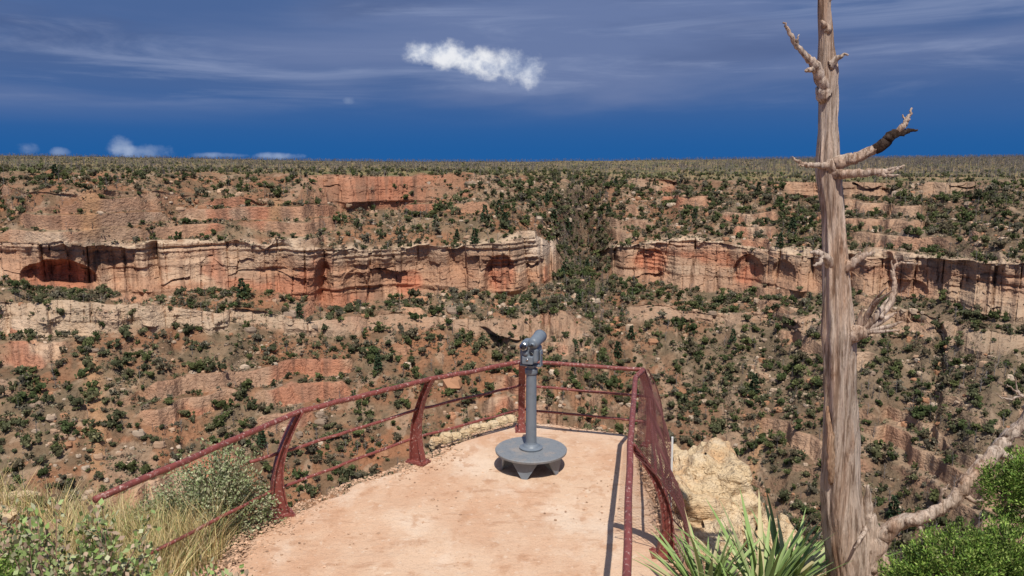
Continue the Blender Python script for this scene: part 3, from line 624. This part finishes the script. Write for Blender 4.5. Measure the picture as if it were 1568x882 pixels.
def juniper(name,blobs,n=14000):
    mb=MB();tot=sum(b[3] for b in blobs)
    for (x,y,z,r_) in blobs:
        k=int(n*r_/tot);ns_=k//26
        d=rng.normal(size=(ns_,3));d/=np.linalg.norm(d,axis=1)[:,None];rr=rng.uniform(.45,1,(ns_,1))**.5
        bmp=.70+.7*vn(d[:,0]*2.5+x*9,d[:,1]*2.5+d[:,2]*3,600)[:,None]
        bp=np.array([x,y,z])+d*rr*r_*bmp;sd=d+[0,0,.7]+rng.normal(0,.3,(ns_,3));sd/=np.linalg.norm(sd,axis=1)[:,None]
        t=rng.uniform(0,1,(ns_,26,1));q=bp[:,None]+sd[:,None]*t*.09+rng.normal(0,.010,(ns_,26,3))
        dd=sd[:,None]+rng.normal(0,.45,(ns_,26,3))
        tone=np.repeat(rng.uniform(.5,1.4,(ns_,1)),26,1).reshape(-1,1)
        c=np.array(jun)[rng.integers(0,4,ns_*26)]*tone
        leaves(mb,q.reshape(-1,3),dd.reshape(-1,3),rng.uniform(.014,.028,ns_*26),.0045,c)
        for i in range(8):
            e=np.array([x,y,z])+d[i]*r_*.8;tube(mb,[(x,y,z-r_*1.2),(x,y,z-r_*.3),e],[.02,.012,.004],4,(.2,.13,.09),cap=False)
    return mb.obj(name,M_leaf)
juniper('juniper_bush',[(2.32,4.2,.92,.17),(2.50,4.2,1.06,.20),(2.74,4.2,1.06,.20),(2.95,4.25,.92,.22),(2.6,4.0,.80,.25),(2.3,4.0,.72,.2),(3.1,4.2,.75,.3)],80000)
juniper('juniper_bush',[(3.02,4.6,1.38,.10),(3.16,4.6,1.46,.12),(3.3,4.65,1.42,.14),(3.2,4.65,1.22,.12),(3.4,4.6,1.3,.2)],24000)
juniper('juniper_bush',[(-2.62,3.9,.92,.15),(-2.85,4.0,1.0,.18),(-2.45,3.85,.80,.18)],22000)
def yucca(name,c,n,Lb):
    mb=MB();c=np.array(c)
    for i in range(n):
        a=rng.uniform(0,6.28);el=rng.uniform(.35,1.45);L=Lb*rng.uniform(.7,1.1);w=rng.uniform(.013,.02)
        e=np.array([math.cos(a),math.sin(a),0]);s=np.array([-e[1],e[0],0]);V=[];p=c+e*.03;ang=el
        for k in range(9):
            f=k/8;ww=w*(1-f**2.5)*(.7+.6*min(1,f*4))*1.0+.0006
            nrm=np.array([-e[0]*math.sin(ang),-e[1]*math.sin(ang),math.cos(ang)])
            V+= [p-s*ww+nrm*ww*.5,p,p+s*ww+nrm*ww*.5]
            p=p+(e*math.cos(ang)+np.array([0,0,math.sin(ang)]))*L/8;ang-=rng.uniform(.0,.09)
        F=[]
        for k in range(8):
            o=3*k;F+= [[o,o+1,o+4,o+3],[o+1,o+2,o+5,o+4]]
        g=np.array([[.20,.29,.09],[.28,.37,.14],[.37,.41,.20],[.46,.40,.22]][rng.choice(4,p=[.35,.35,.2,.1])])*rng.uniform(.8,1.2)
        mb.add(V,F,g)
    return mb.obj(name,M_leaf,True)
yucca('yucca_plant',(1.42,5.35,.14),60,.70);yucca('yucca_plant',(1.82,5.35,.12),75,.82);yucca('yucca_plant',(2.10,5.6,.04),50,.82);yucca('yucca_plant',(1.62,5.0,-.02),50,.70)
mb=MB()
n=11000
gx=np.concatenate([rng.uniform(-6.2,-2.7,n),rng.uniform(-4.3,-2.5,n//2)]);gy=np.concatenate([rng.uniform(5.6,7.9,n),rng.uniform(5.2,6.8,n//2)])
keep=(fbm(gx*1.3,gy*1.3,500,3)>.40)&(gy<yedge(gx)+.1)&(gx<np.interp(gy,yy,xl)-.1);gx=gx[keep];gy=gy[keep];gz=ground(gx,gy)-.02
n=len(gx);H=rng.uniform(.2,.65,n)*(.6+.8*fbm(gx*.9,gy*.9,501,2));ln=rng.normal(0,.14,(n,2));w=.0035
a=rng.uniform(0,6.28,n);sx=np.cos(a)*w;sy=np.sin(a)*w
lv3=[]
for f,ww in((0,1),(.5,.8),(1,.15)):
    cx=gx+ln[:,0]*f*f;cy=gy+ln[:,1]*f*f;cz=gz+H*f*(1-.15*f)
    lv3.append(np.stack([cx-sx*ww,cy-sy*ww,cz],1));lv3.append(np.stack([cx+sx*ww,cy+sy*ww,cz],1))
V=np.stack(lv3,1).reshape(-1,3);b=(np.arange(n)*6)[:,None]
F=np.vstack([b+np.array([[0,1,3,2]]),b+np.array([[2,3,5,4]])])
pg=np.array([[.58,.43,.20],[.66,.53,.30],[.46,.39,.17],[.30,.33,.12]])
mb.add(V,F,np.repeat(pg[rng.choice(4,n,p=[.35,.25,.2,.2])]*rng.uniform(.8,1.2,(n,1)),6,axis=0))
mb.obj('dry_grass',M_leaf)

# ------------------------------------------------------------------ light, sky, camera
sv=Vector((.06,-.50,.85)).normalized()
sun=bpy.data.lights.new('sun','SUN');sun.energy=4.5;sun.angle=math.radians(.5);sun.color=(1,.95,.87)
so=bpy.data.objects.new('sun',sun);so.rotation_euler=sv.to_track_quat('Z','Y').to_euler();sc.collection.objects.link(so)
w=bpy.data.worlds.new('World');sc.world=w;w.use_nodes=True;nt=w.node_tree;N=nt.nodes;Lk=nt.links;N.clear()
out=N.new('ShaderNodeOutputWorld');bg=N.new('ShaderNodeBackground');bg.inputs[1].default_value=.1;Lk.new(bg.outputs[0],out.inputs[0])
sky=N.new('ShaderNodeTexSky');sky.sky_type='NISHITA';sky.sun_disc=False;sky.sun_elevation=math.asin(sv.z);sky.sun_rotation=math.atan2(sv.x,sv.y);sky.altitude=2100
tc=N.new('ShaderNodeTexCoord');sp=N.new('ShaderNodeSeparateXYZ');Lk.new(tc.outputs['Generated'],sp.inputs[0])
def math_(op,a,b=None,c=None,clamp=False):
    m=N.new('ShaderNodeMath');m.operation=op;m.use_clamp=clamp
    for i,v in enumerate((a,b,c)):
        if v is None: continue
        if isinstance(v,(int,float)): m.inputs[i].default_value=v
        else: Lk.new(v,m.inputs[i])
    return m.outputs[0]
def ramp(x,a,b,lo=0,hi=1):
    m=N.new('ShaderNodeMapRange');m.interpolation_type='SMOOTHSTEP';m.inputs[1].default_value=a;m.inputs[2].default_value=b;m.inputs[3].default_value=lo;m.inputs[4].default_value=hi;Lk.new(x,m.inputs[0]);return m.outputs[0]
def mixc(f,a,b,bl='MIX'):
    m=N.new('ShaderNodeMixRGB');m.blend_type=bl
    for i,v in enumerate((f,a,b)):
        if isinstance(v,(int,float)): m.inputs[i].default_value=v
        elif isinstance(v,tuple): m.inputs[i].default_value=(*v,1)
        else: Lk.new(v,m.inputs[i])
    return m.outputs[0]
def noise(scale,sc3=(1,1,1),det=4,off=(0,0,0),rough=.55,dist=0):
    mp=N.new('ShaderNodeMapping');mp.inputs['Scale'].default_value=sc3;mp.inputs['Location'].default_value=off;Lk.new(tc.outputs['Generated'],mp.inputs[0])
    n_=N.new('ShaderNodeTexNoise');n_.inputs['Scale'].default_value=scale;n_.inputs['Detail'].default_value=det;n_.inputs['Roughness'].default_value=rough;n_.inputs['Distortion'].default_value=dist;Lk.new(mp.outputs[0],n_.inputs[0]);return n_.outputs[0]
z=sp.outputs[2];yv=sp.outputs[1];xv=sp.outputs[0]
storm=mixc(ramp(z,.0,.11),(.16,1.10,3.4),(.72,1.35,3.1))
base=mixc(ramp(z,.3,.6),storm,sky.outputs[0])
f1=math_('MULTIPLY',ramp(noise(1.6,(1,1,7),5,(1.3,.4,0),.5,.3),.36,.58),ramp(z,.03,.075))
base=mixc(math_('MULTIPLY',f1,.88),base,(1.5,2.05,3.8))
f3=math_('MULTIPLY',ramp(noise(2.1,(1,1,5.5),5,(6.3,1.4,2),.55,.3),.50,.68),ramp(z,.08,.13))
base=mixc(math_('MULTIPLY',f3,.7),base,(.80,1.25,2.7))
f2=math_('MULTIPLY',ramp(noise(3.2,(1,1,10),6,(4.3,2,0),.6,.6),.47,.74),ramp(z,.045,.09))
base=mixc(math_('MULTIPLY',f2,.7),base,(2.6,3.2,5.0))
fo=math_('MULTIPLY',ramp(noise(2.4,(1,1,1.5),3,(2,5,1)),.50,.66),ramp(z,.45,.7))
base=mixc(fo,base,(8,8,8.3))
p=math_('DIVIDE',xv,math_('MAXIMUM',yv,.05));q=math_('DIVIDE',z,math_('MAXIMUM',yv,.05))
nw=math_('SUBTRACT',noise(18,(1,1,1.4),8,(0,0,0),.62),.5);nw2=math_('SUBTRACT',noise(55,(1,1,1),6,(3,1,0),.6),.5)
front=ramp(yv,.05,.2)
def puff(p0,q0,rp,rq,tilt=0,soft=.6,na=2.6):
    dp=math_('SUBTRACT',p,p0);a=math_('DIVIDE',dp,rp)
    b=math_('DIVIDE',math_('SUBTRACT',math_('SUBTRACT',q,q0),math_('MULTIPLY',dp,tilt)),rq)
    d=math_('ADD',math_('MULTIPLY',a,a),math_('MULTIPLY',b,b))
    v=math_('ADD',math_('SUBTRACT',1,d),math_('ADD',math_('MULTIPLY',nw,na*1.2),math_('MULTIPLY',nw2,na*.8)))
    return math_('MULTIPLY',ramp(v,.0,soft),front)
def addp(base,mask,colr,str_=1): return mixc(math_('MULTIPLY',mask,str_),base,colr)
shade=mixc(ramp(math_('ADD',nw,math_('MULTIPLY',nw2,.7)),-.2,.2),(5.0,5.7,7.2),(8.6,8.7,9.0))
big=None
for a in [(-.108,.124,.030,.018,0),(-.080,.122,.036,.020,-.1),(-.055,.116,.032,.018,-.3),(-.03,.111,.034,.020,-.2),(.0,.110,.036,.023,-.1),(.022,.103,.022,.026,0)]:
    m=puff(*a,soft=1.3,na=1.9);big=m if big is None else math_('MAXIMUM',big,m)
base=addp(base,big,shade,.95)
for a,st_ in [((-.485,.013,.022,.014),.42),((-.455,.006,.042,.010),.38),((-.60,.010,.018,.010),.35),((-.56,.006,.014,.006),.35),((-.37,.002,.04,.004),.4),((-.29,.001,.03,.005),.45),((-.20,.068,.008,.005),.2)]:
    base=addp(base,puff(*a,soft=1.6,na=2.4),(5.6,6.4,7.8),st_)
Lk.new(base,bg.inputs[0])
w.cycles.sampling_method='MANUAL';w.cycles.sample_map_resolution=512

cam=bpy.data.cameras.new('camera');co=bpy.data.objects.new('camera',cam);sc.collection.objects.link(co);sc.camera=co
cam.lens=28;cam.sensor_width=36;cam.clip_start=.1;cam.clip_end=30000
co.location=(0,0,CZ);co.rotation_euler=(math.radians(90-9.35),0,0)
